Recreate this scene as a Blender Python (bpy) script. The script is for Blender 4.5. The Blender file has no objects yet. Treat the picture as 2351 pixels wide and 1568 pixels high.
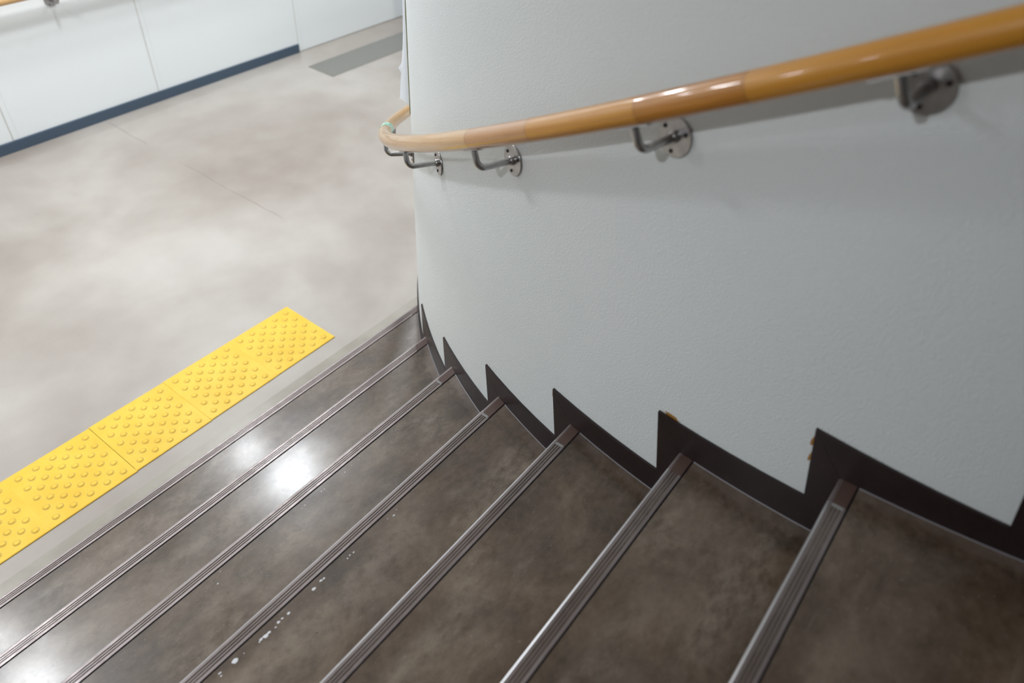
import bpy, bmesh, math, random
from mathutils import Vector, Matrix
random.seed(4)
PI = math.pi
C = bpy.context.scene.collection
SC = bpy.context.scene

# ---------------------------------------------------------------- layout (metres)
# X runs along the stair nosings and the corridor, Y down the stairs towards the corridor's far wall, Z up.
CX, CY, R = 3.1779, 0.0524, 2.1833          # curved wall: axis and radius of the skirting face
RW = R - 0.006                              # plaster face
H = 0.155                                   # riser
NY = {1: 1.6529, 2: 1.377, 3: 1.102, 4: 0.824, 5: 0.552, 6: 0.273, 7: -0.004, 8: -0.281, 9: -0.557, 10: -0.834, 11: -1.11}
XL = -2.6                                   # open side of the stairs, out of frame
FWY = 4.329                                 # far wall
CEIL = 2.8
RO = 0.085                                  # rail offset from the plaster


def arc_phi(y, r=R):
    return PI - math.asin(max(-1, min(1, (y - CY) / r)))


def arc_x(y, r=R):
    return CX + r * math.cos(arc_phi(y, r))


def arc_pt(phi, r, z):
    return (CX + r * math.cos(phi), CY + r * math.sin(phi), z)


def ph(old):                                # angle measured in the survey frame
    return math.radians(old - 55.2)


def rail_z(phi, r=None):
    y = CY + (r or RW + RO) * math.sin(phi)
    return 0.942 + 0.5616 * (1.6529 - y)


# ---------------------------------------------------------------- helpers
def tag(o, label=None, cat=None, group=None, kind=None):
    if label: o['label'] = label
    if cat: o['category'] = cat
    if group: o['group'] = group
    if kind: o['kind'] = kind
    return o


def link(name, bm, mats, parent=None, smooth=None):
    me = bpy.data.meshes.new(name)
    bmesh.ops.recalc_face_normals(bm, faces=bm.faces)
    bm.to_mesh(me); bm.free()
    for m in (mats if isinstance(mats, (list, tuple)) else [mats]):
        me.materials.append(m)
    o = bpy.data.objects.new(name, me)
    C.objects.link(o)
    if parent: o.parent = parent
    if smooth is not None:
        for p in me.polygons: p.use_smooth = True
        if smooth < 3:
            try: me.set_sharp_from_angle(angle=smooth)
            except Exception: pass
    return o


def empty(name, loc=(0, 0, 0)):
    o = bpy.data.objects.new(name, None)
    o.location = loc; o.empty_display_size = .1
    C.objects.link(o)
    return o


def box(bm, x0, x1, y0, y1, z0, z1, mi=0, bev=0):
    r = bmesh.ops.create_cube(bm, size=1)
    vs = r['verts']
    for v in vs:
        v.co = Vector(((x0 + x1) / 2 + v.co.x * (x1 - x0), (y0 + y1) / 2 + v.co.y * (y1 - y0), (z0 + z1) / 2 + v.co.z * (z1 - z0)))
    fs = list({f for v in vs for f in v.link_faces})
    for f in fs: f.material_index = mi
    if bev:
        es = list({e for v in vs for e in v.link_edges})
        bmesh.ops.bevel(bm, geom=es, offset=bev, segments=2, affect='EDGES', profile=.6)


def tube(bm, pts, rad, seg=20, cap=True, mi=0, uv=False):
    pts = [Vector(p) for p in pts]
    rads = rad if isinstance(rad, (list, tuple)) else [rad] * len(pts)
    up = Vector((0, 0, 1))
    t0 = (pts[1] - pts[0]).normalized()
    if abs(t0.dot(up)) > .9: up = Vector((1, 0, 0))
    nrm = (up - t0 * up.dot(t0)).normalized()
    rings, lens, L = [], [], 0
    for i, p in enumerate(pts):
        t = (pts[min(i + 1, len(pts) - 1)] - pts[max(i - 1, 0)]).normalized()
        nrm = (nrm - t * nrm.dot(t)).normalized()
        b = t.cross(nrm)
        if i: L += (p - pts[i - 1]).length
        lens.append(L)
        rings.append([bm.verts.new(p + (nrm * math.cos(2 * PI * k / seg) + b * math.sin(2 * PI * k / seg)) * rads[i]) for k in range(seg)])
    lay = bm.loops.layers.uv.verify() if uv else None
    for i in range(len(rings) - 1):
        for k in range(seg):
            f = bm.faces.new((rings[i][k], rings[i][(k + 1) % seg], rings[i + 1][(k + 1) % seg], rings[i + 1][k]))
            f.smooth = True; f.material_index = mi
            if uv:
                uvs = [(lens[i], k / seg), (lens[i], (k + 1) / seg), (lens[i + 1], (k + 1) / seg), (lens[i + 1], k / seg)]
                for lp, w in zip(f.loops, uvs): lp[lay].uv = w
    if cap:
        for rg in (rings[0], rings[-1]):
            f = bm.faces.new([bm.verts.new(v.co) for v in rg]); f.material_index = mi
    return rings


def prism(bm, poly, z0, z1, mi=0):
    a = [bm.verts.new((x, y, z0)) for x, y in poly]
    b = [bm.verts.new((x, y, z1)) for x, y in poly]
    n = len(poly)
    bm.faces.new(a).material_index = mi; bm.faces.new(b).material_index = mi
    for i in range(n):
        bm.faces.new((a[i], a[(i + 1) % n], b[(i + 1) % n], b[i])).material_index = mi


# ---------------------------------------------------------------- materials
class NT:
    def __init__(s, name):
        s.m = bpy.data.materials.new(name); s.m.use_nodes = True
        s.t = s.m.node_tree; s.t.nodes.clear()
        s.out = s.n('ShaderNodeOutputMaterial'); s.b = s.n('ShaderNodeBsdfPrincipled')
        s.t.links.new(s.b.outputs[0], s.out.inputs[0])
        s.co = s.n('ShaderNodeTexCoord')

    def n(s, ty, **k):
        x = s.t.nodes.new(ty)
        for a, v in k.items(): setattr(x, a, v)
        return x

    def set(s, sock, v):
        if hasattr(v, 'is_linked') or isinstance(v, bpy.types.NodeSocket): s.t.links.new(v, sock)
        else: sock.default_value = v

    def p(s, **k):
        for a, v in k.items():
            s.set(s.b.inputs[a.replace('_', ' ')], v)
        return s

    def mapping(s, scale=(1, 1, 1), rot=(0, 0, 0), src='Object', loc=(0, 0, 0)):
        m = s.n('ShaderNodeMapping')
        m.inputs['Scale'].default_value = scale; m.inputs['Rotation'].default_value = rot; m.inputs['Location'].default_value = loc
        s.t.links.new(s.co.outputs[src], m.inputs[0])
        return m.outputs[0]

    def noise(s, scale, detail=4, rough=.55, vec=None, dist=0):
        x = s.n('ShaderNodeTexNoise')
        x.inputs['Scale'].default_value = scale; x.inputs['Detail'].default_value = detail
        x.inputs['Roughness'].default_value = rough; x.inputs['Distortion'].default_value = dist
        s.t.links.new(vec if vec is not None else s.co.outputs['Object'], x.inputs['Vector'])
        return x.outputs['Fac']

    def ramp(s, fac, stops, interp='LINEAR'):
        r = s.n('ShaderNodeValToRGB'); cr = r.color_ramp; cr.interpolation = interp
        while len(cr.elements) < len(stops): cr.elements.new(.5)
        for e, (p, c) in zip(cr.elements, stops):
            e.position = p; e.color = (*c, 1) if isinstance(c, tuple) else (c, c, c, 1)
        s.set(r.inputs[0], fac)
        return r.outputs[0]

    def mix(s, fac, a, b, blend='MIX'):
        x = s.n('ShaderNodeMix', data_type='RGBA', blend_type=blend)
        s.set(x.inputs[0], fac); s.set(x.inputs[6], a if not isinstance(a, tuple) else (*a, 1)); s.set(x.inputs[7], b if not isinstance(b, tuple) else (*b, 1))
        return x.outputs[2]

    def math(s, op, a, b=0, c=0, clamp=False):
        x = s.n('ShaderNodeMath', operation=op); x.use_clamp = clamp
        s.set(x.inputs[0], a); s.set(x.inputs[1], b); s.set(x.inputs[2], c)
        return x.outputs[0]

    def bump(s, h, strength=.3, dist=.001, nrm=None):
        x = s.n('ShaderNodeBump'); x.inputs['Strength'].default_value = strength; x.inputs['Distance'].default_value = dist
        s.set(x.inputs['Height'], h)
        if nrm is not None: s.t.links.new(nrm, x.inputs['Normal'])
        return x.outputs[0]


def simple(name, col, rough=.5, metal=0, **k):
    t = NT(name); t.p(Base_Color=(*col, 1), Roughness=rough, Metallic=metal, **k)
    return t.m


def m_plaster():
    t = NT('painted_plaster')
    big = t.noise(1.7, 3)
    base = t.ramp(big, [(.3, (.620, .648, .650)), (.7, (.665, .685, .685))])
    # chipped paint showing rusty primer beside some skirting tips
    chips = None
    warp = t.noise(210, 3)
    for (y, z, ry, rz) in CHIPS:
        x = arc_x(y, RW)
        sub = t.n('ShaderNodeVectorMath', operation='SUBTRACT'); t.t.links.new(t.co.outputs['Object'], sub.inputs[0]); sub.inputs[1].default_value = (x, y, z)
        mul = t.n('ShaderNodeVectorMath', operation='MULTIPLY'); t.t.links.new(sub.outputs[0], mul.inputs[0]); mul.inputs[1].default_value = (.3 / ry, 1 / ry, 1 / rz)
        ln = t.n('ShaderNodeVectorMath', operation='LENGTH'); t.t.links.new(mul.outputs[0], ln.inputs[0])
        d = t.math('ADD', ln.outputs['Value'], t.math('MULTIPLY', t.math('SUBTRACT', warp, .5), 1.6))
        m = t.math('LESS_THAN', d, 1.0)
        chips = m if chips is None else t.math('MAXIMUM', chips, m)
    col = t.mix(chips, base, (.33, .155, .035))
    t.p(Base_Color=col, Roughness=.55)
    h1 = t.noise(270, 1.5, .5); h2 = t.noise(20, 2)
    hh = t.math('ADD', t.ramp(h1, [(.35, 0.), (.7, 1.)]), t.math('MULTIPLY', h2, .1))
    t.p(Normal=t.bump(hh, .42, .0009), Specular_IOR_Level=.3)
    return t.m


def m_floor():
    t = NT('polished_floor')
    v = t.mapping((1, 1.0, 1))
    a = t.noise(1.1, 4, .5, v, .3); b = t.noise(6, 5, .55); c = t.noise(260, 2)
    col = t.ramp(a, [(.32, (.265, .222, .190)), (.5, (.355, .315, .278)), (.66, (.45, .415, .38))])
    col = t.mix(.2, col, t.ramp(b, [(.3, (.25, .20, .165)), (.7, (.43, .385, .34))]))
    spk = t.ramp(c, [(.68, 0.), (.76, 1.)])
    col = t.mix(t.math('MULTIPLY', spk, .25), col, (.72, .70, .68))
    # slim joint running across the corridor
    sep = t.n('ShaderNodeSeparateXYZ'); t.t.links.new(t.co.outputs['Object'], sep.inputs[0])
    wob = t.math('MULTIPLY', t.math('SUBTRACT', t.noise(3, 4), .5), .05)
    d = t.math('ABSOLUTE', t.math('ADD', t.math('SUBTRACT', sep.outputs[0], 1.89), wob))
    ln = t.math('MULTIPLY', t.math('LESS_THAN', d, .0028), t.math('GREATER_THAN', sep.outputs[1], 2.75))
    ln = t.math('MULTIPLY', ln, t.ramp(t.noise(5, 3), [(.42, 0.), (.55, .55)]))
    col = t.mix(ln, col, (.16, .13, .11))
    rg = t.ramp(t.noise(2.6, 4), [(.3, .32), (.7, .48)])
    t.p(Base_Color=col, Roughness=rg, Specular_IOR_Level=.6, Coat_Weight=.55, Coat_Roughness=.13, Coat_IOR=1.55)
    t.p(Normal=t.bump(t.math('ADD', t.noise(3.2, 3), t.math('MULTIPLY', t.noise(300, 2), .02)), .10, .01))
    return t.m


def m_tread():
    t = NT('brown_vinyl_tread')
    a = t.noise(5, 6, .65, t.mapping((1, 1.4, 1)), .5); b = t.noise(48, 8, .78, t.mapping((.85, 1.2, 1), (0, 0, .25)))
    col = t.ramp(a, [(.35, (.026, .014, .006)), (.5, (.078, .048, .027)), (.64, (.155, .110, .076))])
    col = t.mix(.42, col, t.ramp(b, [(.3, (.028, .016, .009)), (.72, (.150, .110, .080))]))
    # fine pale scuffs, mostly running across the tread
    s1 = t.ramp(t.noise(30, 4, .6, t.mapping((.5, 7, 1), (0, 0, 1.1), loc=(3, 1, 0))), [(.66, 0.), (.74, .5)])
    s2 = t.ramp(t.noise(26, 4, .6, t.mapping((.4, 9, 1), (0, 0, -.5), loc=(7, 4, 0))), [(.68, 0.), (.76, .45)])
    col = t.mix(t.math('MULTIPLY', t.math('MAXIMUM', s1, s2), .5), col, (.25, .215, .19))
    # worn, chalky patches in the walking zone
    w = t.math('MULTIPLY', t.ramp(t.noise(3.1, 3, .5, t.mapping((1, 2.2, 1), loc=(1.3, .4, 2))), [(.5, 0.), (.68, 1.)]),
               t.ramp(t.noise(30, 6, .7, t.mapping((.8, 1.5, 1), (0, 0, .9))), [(.35, 0.), (.65, 1.)]))
    sp = t.n('ShaderNodeSeparateXYZ'); t.t.links.new(t.co.outputs['Object'], sp.inputs[0])
    yw = t.math('ADD', sp.outputs[1], t.math('MULTIPLY', t.math('SUBTRACT', t.noise(9, 4), .5), .05))
    fr = t.math('FRACT', t.math('DIVIDE', t.math('SUBTRACT', 1.6529, yw), .2763))
    band = t.ramp(fr, [(.10, 0.), (.20, .15), (.34, 1.), (.50, .6), (.80, 0.)])
    xm = t.ramp(t.math('ADD', t.math('MULTIPLY', sp.outputs[0], .5), .5), [(.30, 0.), (.52, 1.), (.78, 1.), (.92, 0.)])
    w2 = t.math('MULTIPLY', t.math('MULTIPLY', band, xm), t.ramp(t.noise(20, 7, .72, t.mapping((.9, 1.3, 1), (0, 0, .6))), [(.36, .15), (.62, 1.)]))
    w2 = t.math('MULTIPLY', w2, t.ramp(t.noise(2.3, 2, .5, t.mapping(loc=(0, 3.3, 0))), [(.35, .35), (.6, 1.)]))
    w = t.math('MAXIMUM', t.math('MULTIPLY', w, .8), w2)
    col = t.mix(t.math('MULTIPLY', w, .55), col, (.29, .235, .185))
    # dusty rim and grime next to the skirting
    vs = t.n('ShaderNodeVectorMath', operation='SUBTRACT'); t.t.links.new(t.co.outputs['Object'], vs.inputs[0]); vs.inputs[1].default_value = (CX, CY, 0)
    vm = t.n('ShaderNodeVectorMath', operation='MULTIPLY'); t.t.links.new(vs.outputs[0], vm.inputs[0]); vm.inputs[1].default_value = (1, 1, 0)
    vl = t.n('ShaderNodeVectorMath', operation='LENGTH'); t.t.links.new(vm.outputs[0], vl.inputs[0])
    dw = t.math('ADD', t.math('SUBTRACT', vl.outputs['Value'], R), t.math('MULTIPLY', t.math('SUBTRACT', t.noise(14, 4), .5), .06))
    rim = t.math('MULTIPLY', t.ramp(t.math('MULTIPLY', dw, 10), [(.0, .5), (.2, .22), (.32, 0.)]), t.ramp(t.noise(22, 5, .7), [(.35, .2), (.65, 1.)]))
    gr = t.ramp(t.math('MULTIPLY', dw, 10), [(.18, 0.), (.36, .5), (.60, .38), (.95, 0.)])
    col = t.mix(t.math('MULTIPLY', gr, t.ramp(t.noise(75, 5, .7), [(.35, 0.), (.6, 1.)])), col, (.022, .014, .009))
    col = t.mix(rim, col, (.19, .155, .145))
    spk = t.math('MULTIPLY', t.ramp(t.noise(300, 1, .4), [(.74, 0.), (.80, 1.)]), t.ramp(t.noise(11, 3), [(.4, .2), (.65, 1.)]))
    col = t.mix(t.math('MULTIPLY', spk, .5), col, (.55, .53, .5))
    dk = t.ramp(t.noise(140, 1, .4, t.mapping((1, 1, 1), loc=(5, 5, 5))), [(.77, 0.), (.80, 1.)])
    col = t.mix(t.math('MULTIPLY', dk, .7), col, (.02, .015, .012))
    t.p(Base_Color=col, Roughness=t.ramp(t.noise(9, 5, .6), [(.3, .30), (.7, .46)]), Specular_IOR_Level=.5, Coat_Weight=.40, Coat_Roughness=t.ramp(t.noise(90, 5, .7), [(.3, .15), (.7, .20)]), Coat_IOR=1.5)
    t.p(Normal=t.bump(t.math('ADD', t.noise(4.5, 2), t.math('MULTIPLY', t.noise(420, 2), .03)), .10, .01))
    return t.m


def m_wood(name, c1, c2, c3, seed, ring=1.0):
    t = NT(name)
    v = t.mapping((2.2, 9, 1), src='UV', loc=(seed, seed * .7, 0))
    a = t.noise(2.3, 6, .6, v, 1.2 * ring)
    w = t.n('ShaderNodeTexWave', wave_type='BANDS', bands_direction='Y'); t.t.links.new(v, w.inputs[0])
    w.inputs['Scale'].default_value = 2.2; w.inputs['Distortion'].default_value = 9 * ring; w.inputs['Detail'].default_value = 3; w.inputs['Detail Scale'].default_value = .6
    fine = t.noise(30, 4, .6, t.mapping((2, 60, 1), src='UV', loc=(seed, 0, 0)))
    col = t.ramp(a, [(.3, c1), (.55, c2), (.75, c3)])
    col = t.mix(t.math('MULTIPLY', t.ramp(w.outputs['Fac'], [(.0, 1.), (.4, 0.)]), .55), col, tuple(x * .62 for x in c1))
    col = t.mix(.14, col, t.ramp(fine, [(.3, tuple(x * .5 for x in c1)), (.7, c3)]))
    t.p(Base_Color=col, Roughness=.36, Coat_Weight=.8, Coat_Roughness=.07, Coat_IOR=1.5)
    t.p(Normal=t.bump(t.noise(700, 2, .5, t.mapping((1, 1, 1), src='Object')), .05, .0006))
    return t.m


def m_nosing():
    t = NT('worn_stainless')
    a = t.noise(30, 5, .6, t.mapping((.25, 2, 1)))
    col = t.ramp(a, [(.3, (.20, .165, .160)), (.7, (.32, .275, .272))])
    t.p(Base_Color=col, Metallic=.75, Roughness=t.ramp(t.noise(50, 4), [(.3, .36), (.7, .50)]))
    return t.m


def m_yellow():
    t = NT('yellow_tactile_vinyl')
    a = t.noise(7, 5, .6); b = t.noise(160, 3, .6)
    col = t.ramp(a, [(.3, (.72, .43, .018)), (.7, (.82, .54, .050))])
    d = t.math('MULTIPLY', t.ramp(b, [(.55, 0.), (.72, 1.)]), t.ramp(t.noise(14, 4), [(.42, 0.), (.7, .5)]))
    col = t.mix(d, col, (.42, .31, .12))
    ao = t.n('ShaderNodeTexNoise')
    t.p(Base_Color=col, Roughness=.4, Specular_IOR_Level=.45, Normal=t.bump(t.noise(500, 2), .1, .0006))
    return t.m


def m_skirt():
    t = NT('dark_brown_skirting_vinyl')
    a = t.noise(12, 4); s = t.ramp(t.noise(300, 1), [(.74, 0.), (.78, .6)])
    col = t.ramp(a, [(.3, (.017, .010, .010)), (.7, (.026, .016, .016))])
    col = t.mix(t.math('MULTIPLY', s, .3), col, (.3, .28, .27))
    t.p(Base_Color=col, Roughness=.36, Specular_IOR_Level=.36)
    return t.m


def m_steel():
    t = NT('brushed_steel')
    t.p(Base_Color=t.ramp(t.noise(60, 3), [(.3, (.36, .35, .35)), (.7, (.48, .47, .465))]), Metallic=1.0, Roughness=.3)
    return t.m


CHIPS = [(NY[6] + .038, 6 * H + .071, .017, .0055), (NY[5] + .068, 5 * H + .040, .003, .012), (NY[7] + .0635, 7 * H + .045, .0032, .010),
         (NY[7] + .0565, 7 * H + .008, .0032, .010)]
M_PL = m_plaster(); M_FL = m_floor(); M_TR = m_tread(); M_NO = m_nosing(); M_YE = m_yellow(); M_SK = m_skirt(); M_ST = m_steel()
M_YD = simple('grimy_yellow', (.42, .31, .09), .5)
M_BLK = simple('black_groove', (.006, .005, .007), .7, 0, Specular_IOR_Level=.1)
M_CAP = simple('brown_end_filler', (.085, .050, .040), .38)
M_JOIN = simple('dark_wood_joint', (.16, .06, .015), .4)
M_JNT = simple('grey_joint', (.24, .235, .23), .55)
M_EDGE = simple('polished_front_edge', (.55, .54, .55), .3, .9)
M_SEAL = simple('pale_sealant', (.20, .19, .21), .35)
M_PAN = simple('white_wall_panel', (.82, .845, .85), .10, 0, Specular_IOR_Level=.5)
M_GAP = simple('panel_joint_grey', (.64, .64, .60), .6)
M_BLUE = simple('slate_blue_baseboard', (.055, .085, .125), .42)
M_CEIL = simple('white_ceiling', (.72, .73, .73), .8)
M_ROOM = simple('pale_wall_paint', (.40, .41, .41), .7)
M_PAPER = simple('white_paper', (.86, .87, .90), .5)
M_OLIVE = simple('olive_tape_edge', (.22, .23, .10), .5)
M_FLECK = simple('white_paint_fleck', (.62, .62, .64), .5)
M_DARK = simple('dark_screw', (.03, .03, .032), .4, .6)
M_JAMB = simple('blue_grey_jamb', (.27, .33, .40), .5)
M_STRIP = NT('pale_edge_strip'); _c = M_STRIP.ramp(M_STRIP.noise(6, 4), [(.3, (.27, .24, .20)), (.7, (.36, .33, .28))])
M_STRIP.p(Base_Color=_c, Roughness=.27, Specular_IOR_Level=.6); M_STRIP = M_STRIP.m
t = NT('green_tape'); _v = t.ramp(t.noise(90, 3), [(.42, (.10, .42, .30)), (.6, (.62, .78, .68))]); t.p(Base_Color=_v, Roughness=.35); M_TAPE = t.m
t = NT('checkered_hatch'); ck = t.n('ShaderNodeTexChecker'); ck.inputs['Scale'].default_value = 60; t.t.links.new(t.mapping((1, 1, 1), (0, 0, .785)), ck.inputs[0])
t.p(Base_Color=t.mix(ck.outputs['Fac'], (.20, .198, .175), (.28, .275, .25)), Metallic=.35, Roughness=.26); M_HATCH = t.m

# ---------------------------------------------------------------- the setting
bm = bmesh.new(); box(bm, -6, 8, -3.5, FWY + .0, -.12, 0)
tag(link('floor', bm, M_FL), 'pale beige polished floor of the lower corridor', kind='structure')

bm = bmesh.new(); box(bm, 0.0, arc_x(1.7, R) + .05, 1.6529 - .02, 1.8245, 0, .0014, bev=.0006)
# clip the strip to the wall curve with a polygon instead
bm.free(); bm = bmesh.new()
ys = [1.640 + (1.8245 - 1.640) * i / 8 for i in range(9)]
prism(bm, [(XL, ys[0])] + [(arc_x(y, R), y) for y in ys] + [(XL, ys[-1])], 0, .0016)
tag(link('trim_1', bm, M_STRIP), 'pale strip of floor edging along the foot of the bottom step', kind='structure')

# curved plaster wall: a hollow drum
bm = bmesh.new()
N = 220
for rr in (RW, RW - .15):
    pass
o1 = [[bm.verts.new(arc_pt(2 * PI * i / N, rr, z)) for i in range(N)] for rr, z in ((RW, 0), (RW, CEIL), (RW - .15, CEIL), (RW - .15, 0))]
for a, b in ((0, 1), (1, 2), (2, 3), (3, 0)):
    for i in range(N):
        f = bm.faces.new((o1[a][i], o1[a][(i + 1) % N], o1[b][(i + 1) % N], o1[b][i])); f.smooth = a in (0, 2)
tag(link('wall_right', bm, M_PL), 'curved grey-white stuccoed wall on the right of the stairs', kind='structure')
w = bpy.data.objects['wall_right']
try: w.data.set_sharp_from_angle(angle=.6)
except Exception: pass

# far panelled wall: backing, panels with open joints
bm = bmesh.new(); box(bm, -6.15, 8, FWY + .003, FWY + .16, 0, CEIL)
tag(link('wall_far', bm, M_GAP), 'white panelled wall across the corridor', kind='structure')
far = bpy.data.objects['wall_far']
seams = [-5.2, -4.1, -3.0, -1.9, -.75, .37, 1.39, 2.268, 3.364, 4.437]
for i in range(len(seams) - 1):
    z0 = .0575 if seams[i + 1] <= 3.4 else .004
    bm = bmesh.new(); box(bm, seams[i] + .0035, seams[i + 1] - .0035, FWY, FWY + .0032, z0 + .0005, CEIL - .001, bev=.0008)
    link('panel', bm, M_PAN, far)
    if i > 0:
        bm = bmesh.new(); box(bm, seams[i] + .030, seams[i] + .0315, FWY - .0006, FWY + .001, z0 + .01, CEIL - .01)
        link('panel_edge_line', bm, simple('soft_line', (.66, .69, .70), .5) if i == 1 else bpy.data.materials['soft_line'], far)
bm = bmesh.new(); box(bm, -6, 3.3595, FWY - .010, FWY + .002, 0, .0575, bev=.0015)
tag(link('baseboard_far', bm, M_BLUE), 'slate blue baseboard under the white panels', kind='structure')
bm = bmesh.new(); box(bm, 4.437, 4.50, FWY - .10, FWY + .0, 0, CEIL, bev=.002)
tag(link('trim_2', bm, M_JAMB), 'blue-grey upright jamb at the end of the white panels', kind='structure')
bm = bmesh.new(); box(bm, 4.50, 8, FWY - .02, FWY + .01, 0, CEIL)
tag(link('wall_end', bm, M_ROOM), kind='structure')
for nm, a in (('wall_left', (-6.15, -6, -3.5, FWY, 0, 4.4)), ('wall_corridor_end', (8, 8.15, -3.5, FWY + .16, 0, 4.4)), ('wall_back', (-6.15, 8.15, -3.65, -3.5, 0, 4.4))):
    bm = bmesh.new(); box(bm, *a); tag(link(nm, bm, M_ROOM), kind='structure')
bm = bmesh.new(); box(bm, -6.15, 8.15, -1.2, FWY + .16, CEIL, CEIL + .1)
box(bm, -6.15, 8.15, -1.3, -1.2, CEIL, 4.4); box(bm, -6.15, 8.15, -3.65, -1.3, 4.4, 4.5)
tag(link('ceiling', bm, M_CEIL), kind='structure')

# metal floor hatch
bm = bmesh.new(); box(bm, 3.232, 4.40, 3.845, 4.09, 0, .0022, bev=.001)
tag(link('floor_hatch', bm, M_HATCH), 'grey checkered metal hatch set in the corridor floor', 'floor hatch')

# ---------------------------------------------------------------- staircase
stair = empty('staircase', (0, 1.65, 0))
tag(stair, 'brown stairs with grooved metal nosings going down beside the curved wall', 'stairs')


def P(o):
    o.parent = stair; o.matrix_parent_inverse = Matrix.Translation((0, -1.65, 0)); return o


def ext_profile(bm, prof, x0, xf, mi_fn):
    """extrude a (dy, z) polygon from x0 to the wall curve"""
    a = [bm.verts.new((x0 if not callable(x0) else x0(y), y, z)) for y, z in prof]
    b = [bm.verts.new((xf(y), y, z)) for y, z in prof]
    n = len(prof)
    bm.faces.new(a); bm.faces.new(b)
    for i in range(n):
        f = bm.faces.new((a[i], a[(i + 1) % n], b[(i + 1) % n], b[i])); f.material_index = mi_fn(i)


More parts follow.
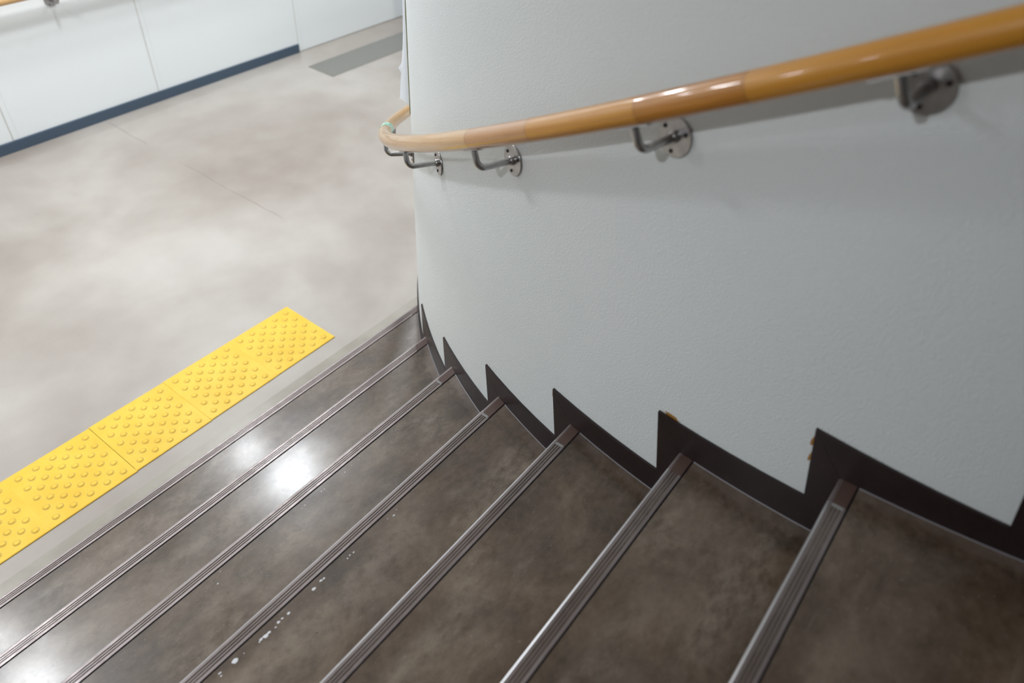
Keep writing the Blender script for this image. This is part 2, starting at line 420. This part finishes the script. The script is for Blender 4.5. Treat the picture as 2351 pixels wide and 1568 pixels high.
CAPL = {1: .032, 2: .055, 3: .062, 4: .066, 5: .060, 6: .050, 7: .058}
for k in range(1, 12):
    y0 = NY[k]; z = k * H
    yb = NY.get(k + 1, NY[k] - .2765) - .034
    last = k == 11
    if last: yb = -3.49
    # tread and riser as one solid, its riser leaning back under the nosing
    bm = bmesh.new()
    ys = [yb + (y0 - .006 - yb) * i / 14 for i in range(15)]
    top = [(arc_x(y, R - .0002), y) for y in ys] if not last else [(arc_x(y, R - .0002), y) for y in [max(-2.1, q) for q in ys]]
    if last:
        top = [(3.1, -3.49), (3.1, -2.12)] + [(arc_x(y, R - .0002), y) for y in [-2.1 + (y0 - .006 + 2.1) * i / 14 for i in range(15)]]
        top[0:2] = [(7.99, -3.49), (7.99, -2.135)]
    xl = XL if not last else -5.99
    tv = [bm.verts.new((x, y, z)) for x, y in top] + [bm.verts.new((xl, top[-1][1], z)), bm.verts.new((xl, yb, z))]
    bm.faces.new(tv)
    yr = y0 - .030 + .002
    f1 = [bm.verts.new((xl, y0 - .006, z - .02)), bm.verts.new((arc_x(y0 - .006), y0 - .006, z - .02))]
    f2 = [bm.verts.new((xl, yr, z - H)), bm.verts.new((arc_x(yr), yr, z - H))]
    bm.faces.new((tv[-2], tv[-3], f1[1], f1[0])); bm.faces.new((f1[0], f1[1], f2[1], f2[0]))
    # open left side and hidden back
    bl = bm.verts.new((xl, yb, z - H)); bm.faces.new((tv[-1], tv[-2], f1[0], f2[0], bl))
    step = P(link('step', bm, M_TR))
    # sealant bead along the wall
    if k <= 9:
        bm = bmesh.new(); yy = [yb + .02 + (y0 - .034 - yb - .02) * i / 16 for i in range(17)]
        tube(bm, [(arc_x(y, R + .0004), y, z + .0002) for y in yy], .0016, 6)
        link('sealant_line', bm, M_SEAL, step)
    cap = CAPL.get(k, .06)
    # nosing strip: rounded front lip, three grooves, broad flat back
    zt = z + .0012
    g = [(.0, z - .016), (.0, zt - .004), (-.0012, zt - .0012), (-.0035, zt)]
    flags = []
    for c0 in (.0112, .0170, .0228):
        g += [(-(c0 - .0018), zt), (-(c0 - .0015), zt - .0022), (-(c0 + .0015), zt - .0022), (-(c0 + .0018), zt)]
    g += [(-.0305, zt), (-.0312, z - .0002), (-.0312, z - .016)]
    prof = [(y0 + dy, zz) for dy, zz in g]
    grooves = set()
    for i in range(len(prof)):
        a, b = prof[i], prof[(i + 1) % len(prof)]
        if a[1] < zt - .0015 and b[1] < zt - .0015 and a[1] > z - .003 and b[1] > z - .003: grooves.add(i)
        elif 4 <= i <= 15 and (i - 4) % 4 in (0, 1, 2): grooves.add(i)
    bm = bmesh.new()
    ext_profile(bm, prof, XL, lambda y: arc_x(y) - cap, lambda i: 1 if i in grooves else 2 if i in (1, 2) else 0)
    link('nosing_strip', bm, [M_NO, M_BLK, M_EDGE], step)
    # solid end piece between the grooved strip and the wall
    bm = bmesh.new()
    prof2 = [(y0, z - .016), (y0, zt - .004), (y0 - .0012, zt - .0012), (y0 - .0035, zt), (y0 - .0070, zt), (y0 - .030, zt), (y0 - .0312, z - .0002), (y0 - .0312, z - .016)]
    ext_profile(bm, prof2, lambda y: arc_x(y) - cap, lambda y: arc_x(y, R - .0002), lambda i: 1 if i in (0, 1, 2, 3) else 0)
    link('nosing_end_piece', bm, [M_CAP, M_NO, M_EDGE], step)
    if k in (3, 4, 5, 7):
        bm = bmesh.new(); xe = arc_x(y0 - .02) - cap - .004
        box(bm, xe - .0035, xe + .0035, y0 - .0275, y0 - .0085, zt - .001, zt + .0006, bev=.0004)
        link('end_joint', bm, M_JNT, step)
    # dark seam behind the strip
    bm = bmesh.new()
    prof3 = [(y0 - .0312, z - .004), (y0 - .0312, z + .00035), (y0 - .0338, z + .00035), (y0 - .0338, z - .004)]
    ext_profile(bm, prof3, XL, lambda y: arc_x(y, R - .0002), lambda i: 0)
    link('seam_line', bm, M_BLK, step)
    # dried paint flecks
    fl = {4: [(.2457, .7762, 9), (.3052, .7722, 6), (.3147, .7706, 8), (.3237, .771, 5), (.3389, .7695, 3), (.35, .7736, 5), (.3593, .774, 4), (.375, .7726, 5), (.4439, .7742, 6), (.4661, .7774, 5), (.4736, .7762, 4), (.5384, .773, 3), (.5467, .7749, 3), (.5573, .7738, 3), (.6826, .7735, 4), (.6666, .778, 2), (.6977, .7798, 2), (.2128, .7793, 4), (.2107, .7725, 3), (.2654, .7751, 2), (.2991, .7699, 3)],
          3: [(.8344, 1.0599, 2), (.8245, 1.053, 2), (.8001, 1.0543, 2), (.772, 1.0514, 3), (.7636, 1.0525, 2), (.6999, 1.0515, 3), (.6902, 1.0523, 3), (.6341, 1.0518, 3), (.6237, 1.0498, 2), (.3609, 1.0389, 3), (.3841, 1.0604, 2)]}.get(k)
    if fl:
        bm = bmesh.new()
        for (qx, qy, s) in fl:
            rad = s * .00058; n = 11
            ring = [bm.verts.new((qx + rad * (1.35 + random.uniform(-.5, .4)) * math.cos(2 * PI * i / n), qy + rad * (.75 + random.uniform(-.3, .3)) * math.sin(2 * PI * i / n), z + .0002)) for i in range(n)]
            cv = bm.verts.new((qx, qy, z + .0007))
            for i in range(n): bm.faces.new((ring[i], ring[(i + 1) % n], cv))
        if len(bm.verts): tag(link('paint_flecks', bm, M_FLECK, step), 'dried white paint flecks', kind='stuff')

# ---------------------------------------------------------------- stepped skirting
bm = bmesh.new()


def skirt_quad(q, nu=10, nv=3):
    """q: four (y, z) corners, counter-clockwise; bilinear patch on the curved wall with thickness"""
    (a, b, c, d) = q
    def pt(u, v):
        y = (1 - u) * (1 - v) * a[0] + u * (1 - v) * b[0] + u * v * c[0] + (1 - u) * v * d[0]
        z = (1 - u) * (1 - v) * a[1] + u * (1 - v) * b[1] + u * v * c[1] + (1 - u) * v * d[1]
        return y, z
    gr = []
    for rr in (R, R - .0085):
        gr.append([[bm.verts.new(arc_pt(arc_phi(pt(i / nu, j / nv)[0], rr), rr, pt(i / nu, j / nv)[1])) for i in range(nu + 1)] for j in range(nv + 1)])
    for g in gr:
        for j in range(nv):
            for i in range(nu): bm.faces.new((g[j][i], g[j][i + 1], g[j + 1][i + 1], g[j + 1][i]))
    F, B = gr
    for i in range(nu):
        for j in (0, nv): bm.faces.new((F[j][i], F[j][i + 1], B[j][i + 1], B[j][i]))
    for j in range(nv):
        for i in (0, nu): bm.faces.new((F[j][i], F[j + 1][i], B[j + 1][i], B[j][i]))


DZ = {1: .07, 2: .078, 3: .055, 4: .056, 5: .059, 6: .068, 7: .078}
for k in range(1, 11):
    z = k * H; dz = DZ.get(k, .065); y0 = NY[k]; y1 = NY[k + 1]
    pk = (y0 + .067, z + dz); nk = (y0 - .002, z - .002); rb = (y0 - .030, z - H - .004); ik = (y0 + {3: .048, 4: .045, 5: .041}.get(k, .037), z - H + {3: .083, 4: .078, 5: .067, 6: .064, 7: .074, 8: .056}.get(k, .065))
    rb2 = (y1 - .030, z - .004); ik2 = (y1 + {3: .048, 4: .045, 5: .041}.get(k + 1, .037), z + {3: .083, 4: .078, 5: .067, 6: .064, 7: .074, 8: .056}.get(k + 1, .065))
    e = .0004
    skirt_quad([(rb[0], rb[1]), (ik[0], ik[1] - e), (pk[0], pk[1] - e), (nk[0] + e, nk[1])], 5, 8)
    skirt_quad([(nk[0] - e, nk[1]), (rb2[0] + e, rb2[1]), (ik2[0] + e, ik2[1]), (pk[0] - e, pk[1])], 12, 3)
tag(link('baseboard_right', bm, M_SK), 'dark brown stepped skirting along the curved wall', kind='structure')

# ---------------------------------------------------------------- wall handrail
hr = empty('handrail', arc_pt(ph(-145), RW + RO, 0.9))
tag(hr, 'glossy orange-brown wooden handrail curving down along the stair wall', 'handrail')


def PH(o, par=None):
    o.parent = par or hr
    if par is None: o.matrix_parent_inverse = Matrix.Translation(hr.location).inverted()
    return o


pale = ((.56, .30, .10), (.66, .39, .16), (.72, .46, .22))
mid = ((.47, .20, .060), (.56, .27, .085), (.62, .32, .12))
org = ((.48, .185, .012), (.60, .260, .020), (.68, .32, .035))
org2 = ((.38, .130, .008), (.50, .195, .013), (.58, .25, .024))
segs = [(-95, -119.2, org, 1), (-119.2, -131.1, org, 2.3), (-131.1, -135.1, org2, 3.1), (-135.1, -140.9, org, 4.7), (-140.9, -145.9, mid, 5.2), (-145.9, -156.7, pale, 6.4), (-156.7, -171.0, pale, 7.9), (-171.0, -200, pale, 9.1)]
RR = .0212
for i, (a, b, cols, sd) in enumerate(segs):
    m = m_wood('varnished_wood_%s' % 'abcdefgh'[i], *cols, sd, 1.6 if i in (2, 5) else .8)
    bm = bmesh.new(); n = max(6, int(abs(b - a) * 1.5))
    pts = []
    for j in range(n + 1):
        f = ph(a + (b - a) * j / n); pts.append(arc_pt(f, RW + RO, rail_z(f)))
    g = .0004
    rad = [RR] * (n + 1); 
    tube(bm, pts, rad, 40, uv=True)
    PH(link('rail_segment', bm, m))
for od in (-131.1, -135.1, -140.9, -145.9, -156.7):
    bm = bmesh.new(); tube(bm, [arc_pt(ph(q), RW + RO, rail_z(ph(q))) for q in (od - .012, od + .012)], RR + .00008, 40, cap=False)
    PH(link('joint_line', bm, M_JOIN))
# green tape ring
bm = bmesh.new(); pts = [arc_pt(ph(q), RW + RO, rail_z(ph(q))) for q in (-171.2, -172.0, -172.8, -173.6)]
tube(bm, pts, RR + .0005, 40); o = PH(link('tape_band', bm, M_TAPE)); o['label'] = 'green and white tape'


def bracket(phi, r_wall, zf, rail_c, par, setp, axis=None, tilt=None):
    """flange on the wall, rod out and up to the rail; axis = (wall point, outward normal)"""
    w, nrm = axis
    w = Vector(w); nrm = Vector(nrm); upv = Vector((0, 0, 1)); side = nrm.cross(upv)
    rail_c = Vector(rail_c)
    if tilt is not None: upv = tilt
    side = nrm.cross(upv)
    be = bmesh.new()
    off = RO; br = .018; zt = (rail_c - w - nrm * RO).length - RR
    pts = [w + nrm * .002, w + nrm * (off - br)]
    for i in range(1, 9):
        a = i / 8 * PI / 2; pts.append(w + nrm * (off - br + br * math.sin(a)) + upv * (br - br * math.cos(a)))
    pts.append(w + nrm * off + upv * (zt + .002))
    tube(be, pts, .0070, 18)
    rod = setp(link('bracket', be, M_ST), None)
    def disc(bm, c, d, r, h, seg=40, bev=.001):
        tube(bm, [c, c + d * (h - bev), c + d * h], [r, r, r - bev], seg)
    b = bmesh.new(); disc(b, w + nrm * -.001, nrm, .0335, .0052); fl = setp(link('flange', b, M_ST), rod)
    b = bmesh.new(); disc(b, w + nrm * .004, nrm, .0098, .007, 24); setp(link('collar', b, M_ST), rod)
    for ang in (60, 180, 300):
        c = w + (side * math.cos(math.radians(ang)) + upv * math.sin(math.radians(ang))) * .0235 + nrm * .0038
        b = bmesh.new(); disc(b, c, nrm, .0036, .0022, 14, .0006); setp(link('screw', b, M_DARK), rod)
    return rod


for od in (-116.2, -126.5, -134.9, -145.4, -156.2, -167.6, -178.2):
    f = ph(od); zr = rail_z(f); zf = zr - .069
    nr = Vector((math.cos(f), math.sin(f), 0))
    tg = (Vector(arc_pt(f + .01, RW + RO, rail_z(f + .01))) - Vector(arc_pt(f - .01, RW + RO, rail_z(f - .01)))).normalized()
    up2 = tg.cross(nr).normalized(); up2 = up2 if up2.z > 0 else -up2      # the stem stands square to the sloping rail
    rc = Vector(arc_pt(f, RW + RO, zr)); wp = rc - nr * RO - up2 * .060 - Vector((0, 0, zr - zf)) * 0
    # slide along the rail so that the flange sits under its survey angle
    sh = Vector((up2.x, up2.y, 0)); sh.z = 0
    f2 = f + (sh.dot(Vector((-math.sin(f), math.cos(f), 0)))) * .060 / (RW + RO)
    rc = Vector(arc_pt(f2, RW + RO, rail_z(f2))); nr = Vector((math.cos(f2), math.sin(f2), 0)); wp = rc - nr * RO - up2 * .060
    f = f2
    rod = bracket(f, RW, zf, rc, None, lambda o, p: PH(o, p), (wp, nr), up2)
    # saddle plate under the rail
    bm = bmesh.new(); cs = []
    for j in range(7):
        ff = f + (j - 3) * .0042 * 1.0
        cs.append(Vector(arc_pt(ff, RW + RO, rail_z(ff))))
    vs = []
    for p in cs:
        tang = (cs[-1] - cs[0]).normalized(); sd = Vector((math.cos(f), math.sin(f), 0)); dn = tang.cross(sd).normalized()
        if dn.z > 0: dn = -dn
        row = [p + (dn * math.cos(a) + sd * math.sin(a)) * rr for rr in (RR - .0004, RR + .0018) for a in (-.42, -.2, 0, .2, .42)]
        vs.append([bm.verts.new(q) for q in row])
    for i in range(6):
        for s in (0, 5):
            for q in range(4): bm.faces.new((vs[i][s + q], vs[i][s + q + 1], vs[i + 1][s + q + 1], vs[i + 1][s + q]))
        for q in (0, 4): bm.faces.new((vs[i][q], vs[i + 1][q], vs[i + 1][q + 5], vs[i][q + 5]))
    for i in (0, 6):
        for q in range(4): bm.faces.new((vs[i][q], vs[i][q + 1], vs[i][q + 6], vs[i][q + 5]))
    PH(link('saddle_plate', bm, M_ST), rod)

# far handrail on the panelled wall
fr = empty('handrail', (0, FWY - RO, .76))
tag(fr, 'pale orange wooden handrail on the far white panelled wall', 'handrail')


def PF(o, par=None):
    o.parent = par or fr
    if par is None: o.matrix_parent_inverse = Matrix.Translation(fr.location).inverted()
    return o


m = m_wood('varnished_wood_far', *pale, 12, .6)
for a, b in ((-5.5, -2.1), (-2.1, 1.1), (1.1, 4.0)):
    bm = bmesh.new(); n = 6; pts = [(a + (b - a) * i / n, FWY - RO, .76) for i in range(n + 1)]
    tube(bm, pts, RR, 32, uv=True); PF(link('rail_segment', bm, m))
for x in (-3.576, -2.676, -1.776, -.876, .024, .924, 1.824, 2.724, 3.6):
    bracket(0, 0, .691, (x, FWY - RO, .76), None, lambda o, p: PF(o, p), ((x, FWY, .691), (0, -1, 0)))

# ---------------------------------------------------------------- tactile tiles
tile_x = [1.4505, 1.1515, .852, .5555, .257, -.042, -.341, -.64]
names = ['rightmost, by the bare floor next to the curved wall', 'second from the right end of the strip', 'third from the right end of the strip', 'fourth from the right end, with the strip half out of view below it', 'fifth from the right end, at the left frame edge']


def tile_mesh():
    bm = bmesh.new()
    S = .299
    box(bm, -S + .0001, -.0001, -S / 2, S / 2, 0, .0032, bev=.0004)
    # raised hem along the stair side
    box(bm, -S + .0012, -.0012, -S / 2 + .002, -S / 2 + .0125, .002, .0040, bev=.0007)
    for cc in range(2):
        nn = 5 - cc
        for i in range(nn):
            for j in range(nn):
                x = -.0325 - .0582 * (i + .5 * cc); y = .1164 - .0582 * (j + .5 * cc)
                rings = []
                for rr, z in ((.0122, .00325), (.0106, .0037), (.0094, .0046), (.0086, .0058), (.0068, .0067), (.0034, .0071)):
                    rings.append([bm.verts.new((x + rr * math.cos(2 * PI * q / 18), y + rr * math.sin(2 * PI * q / 18), z)) for q in range(18)])
                for a in range(len(rings) - 1):
                    for q in range(18):
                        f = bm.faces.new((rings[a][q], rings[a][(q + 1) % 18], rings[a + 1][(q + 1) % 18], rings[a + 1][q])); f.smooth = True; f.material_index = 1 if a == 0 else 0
                bm.faces.new(rings[-1]).smooth = True
    return bm


proto = None
lab = ['yellow tactile tile ending the strip, nearest the curved wall', 'yellow tactile tile, second from the strip end near the curved wall', 'yellow tactile tile, third from the strip end near the curved wall',
       'yellow tactile tile, fourth from the strip end near the curved wall', 'yellow tactile tile, fifth from the curved wall, cut by the left frame edge']
for i, x in enumerate(tile_x[:6]):
    if proto is None: o = proto = link('tactile_tile', tile_mesh(), [M_YE, M_YD])
    else: o = proto.copy(); C.objects.link(o)
    o.location = (x, 2.0465 - [0, .001, .003, .006, .006, .008][i], 0)
    tag(o, lab[i] if i < 5 else 'yellow tactile tile beyond the left frame edge, sixth from the curved wall', 'tactile tile', 'yellow tactile tiles in a strip before the stairs')

# ---------------------------------------------------------------- torn paper notice on the wall past the bend
bm = bmesh.new()
CURL = [(1.0, .026), (1.05, .0225), (1.1, .0185), (1.18, .012), (1.25, .009), (1.33, .0075), (1.7, .006)]


def curl_at(z):
    for (a, ca), (b, cb) in zip(CURL, CURL[1:]):
        if z <= b: return ca + (cb - ca) * max(0, (z - a) / (b - a))
    return CURL[-1][1]


zs = [.995, 1.01, 1.03, 1.06, 1.083, 1.092, 1.10, 1.108, 1.117, 1.14, 1.18, 1.22, 1.28, 1.36, 1.45, 1.62]
nc = 8
faces = []
grid = []
for z in zs:
    tab = {1.10: .0105, 1.092: .004, 1.108: .004}.get(z, 0)
    row = []
    for c in range(nc + 1):
        u = c / nc
        curl = .002 + curl_at(z) * 1.3 * u ** 1.4 + tab * (1 if c == nc else 0)
        zz = z + (.022 * (1 - u) if z < 1.0 else 0) + .001 * math.sin(z * 90 + c)
        row.append(bm.verts.new(arc_pt(ph(-170.9 - 2.6 * u), RW + curl, zz)))
    grid.append(row)
for j in range(len(zs) - 1):
    for c in range(nc):
        faces.append(bm.faces.new((grid[j][c], grid[j][c + 1], grid[j + 1][c + 1], grid[j + 1][c])))
bmesh.ops.solidify(bm, geom=faces, thickness=.0008)
notice = link('paper_notice', bm, M_PAPER, smooth=.8)
tag(notice, 'white torn paper notice peeling off the curved wall above the handrail bend', 'notice')
bm = bmesh.new()
g = []
for j in range(24):
    z = 1.0 + .62 * j / 23
    wv = .0006 * math.sin(j * 1.9) + .0004 * math.sin(j * 4.3)
    g.append([bm.verts.new(arc_pt(ph(-170.2), RW - .001, z)), bm.verts.new(arc_pt(ph(-170.2), RW + .0025 + wv, z)), bm.verts.new(arc_pt(ph(-171.4), RW + .0032 + wv, z)), bm.verts.new(arc_pt(ph(-171.4), RW - .001, z))])
for j in range(23):
    for q in range(4): bm.faces.new((g[j][q], g[j][(q + 1) % 4], g[j + 1][(q + 1) % 4], g[j + 1][q]))
bm.faces.new(g[0]); bm.faces.new(g[-1])
o = link('tape_edge', bm, M_OLIVE, notice); o['label'] = 'olive edging strip'

# ---------------------------------------------------------------- ceiling lamps
def emis(name, col, s):
    t = NT(name); t.p(Base_Color=(.8, .8, .8, 1), Emission_Color=(*col, 1), Emission_Strength=s); return t.m


M_RIM = simple('lamp_rim', (.7, .7, .7), .4)


def lamp(x, y, z, rad, power, label, col=(.92, .965, 1)):
    root = empty('ceiling_lamp', (x, y, z)); tag(root, label, 'ceiling lamp', 'round ceiling lamps over the corridor and stairs')
    bm = bmesh.new(); tube(bm, [(0, 0, 0), (0, 0, -.022), (0, 0, -.026)], [rad + .02, rad + .02, rad + .012], 36)
    link('housing', bm, M_RIM, root)
    L = bpy.data.lights.new('lamp_light', 'AREA'); L.shape = 'DISK'; L.size = rad * 2; L.energy = power; L.color = col
    o = bpy.data.objects.new('lamp_light', L); C.objects.link(o); o.parent = root; o.location = (0, 0, -.028)


LAMPS = [(1.78, 3.0, .15, 75), (1.84, 3.66, .10, 40), (-.06, 2.94, .15, 62), (-.06, 3.6, .10, 34), (3.7, 3.3, .13, 75), (5.6, 3.3, .13, 75), (-1.95, 3.3, .13, 60), (-3.9, 3.3, .13, 60)]
for i, (x, y, rad, pw) in enumerate(LAMPS):
    lamp(x, y, CEIL, rad, pw * .43, 'round ceiling lamp over the corridor, out of frame')
lamp(-1.08, .41, CEIL, .06, 31, 'round ceiling lamp over the stairs, out of frame')

# ---------------------------------------------------------------- world, camera, view
wd = bpy.data.worlds.new('world'); SC.world = wd; wd.use_nodes = True
wd.node_tree.nodes['Background'].inputs[0].default_value = (.5, .52, .55, 1); wd.node_tree.nodes['Background'].inputs[1].default_value = .3
pitch, roll, a = math.radians(41.885), math.radians(-3.768), math.radians(55.2)
cp, sp, cr, sr = math.cos(pitch), math.sin(pitch), math.cos(roll), math.sin(roll)
fwd = Vector((0, cp, -sp)); right = Vector((1, 0, 0)); down = fwd.cross(right)
r2 = right * cr + down * sr; d2 = -right * sr + down * cr
rot = Matrix.Rotation(-a, 3, 'Z')
Rr, Dd, Ff = rot @ r2, rot @ d2, rot @ fwd
cam = bpy.data.cameras.new('camera'); co = bpy.data.objects.new('camera', cam); C.objects.link(co)
co.matrix_world = Matrix(((Rr.x, -Dd.x, -Ff.x, 0), (Rr.y, -Dd.y, -Ff.y, 0), (Rr.z, -Dd.z, -Ff.z, 2.0794), (0, 0, 0, 1)))
cam.sensor_width = 36; cam.lens = 36 * 1714 / 2351; cam.clip_start = .05
cam.dof.use_dof = True; cam.dof.focus_distance = 2.05; cam.dof.aperture_fstop = 2.2
SC.camera = co
SC.view_settings.view_transform = 'Standard'; SC.view_settings.look = 'None'; SC.view_settings.gamma = 1; SC.view_settings.exposure = 0
SC.view_settings.use_curve_mapping = False
SC.cycles.max_bounces = 8; SC.cycles.diffuse_bounces = 5
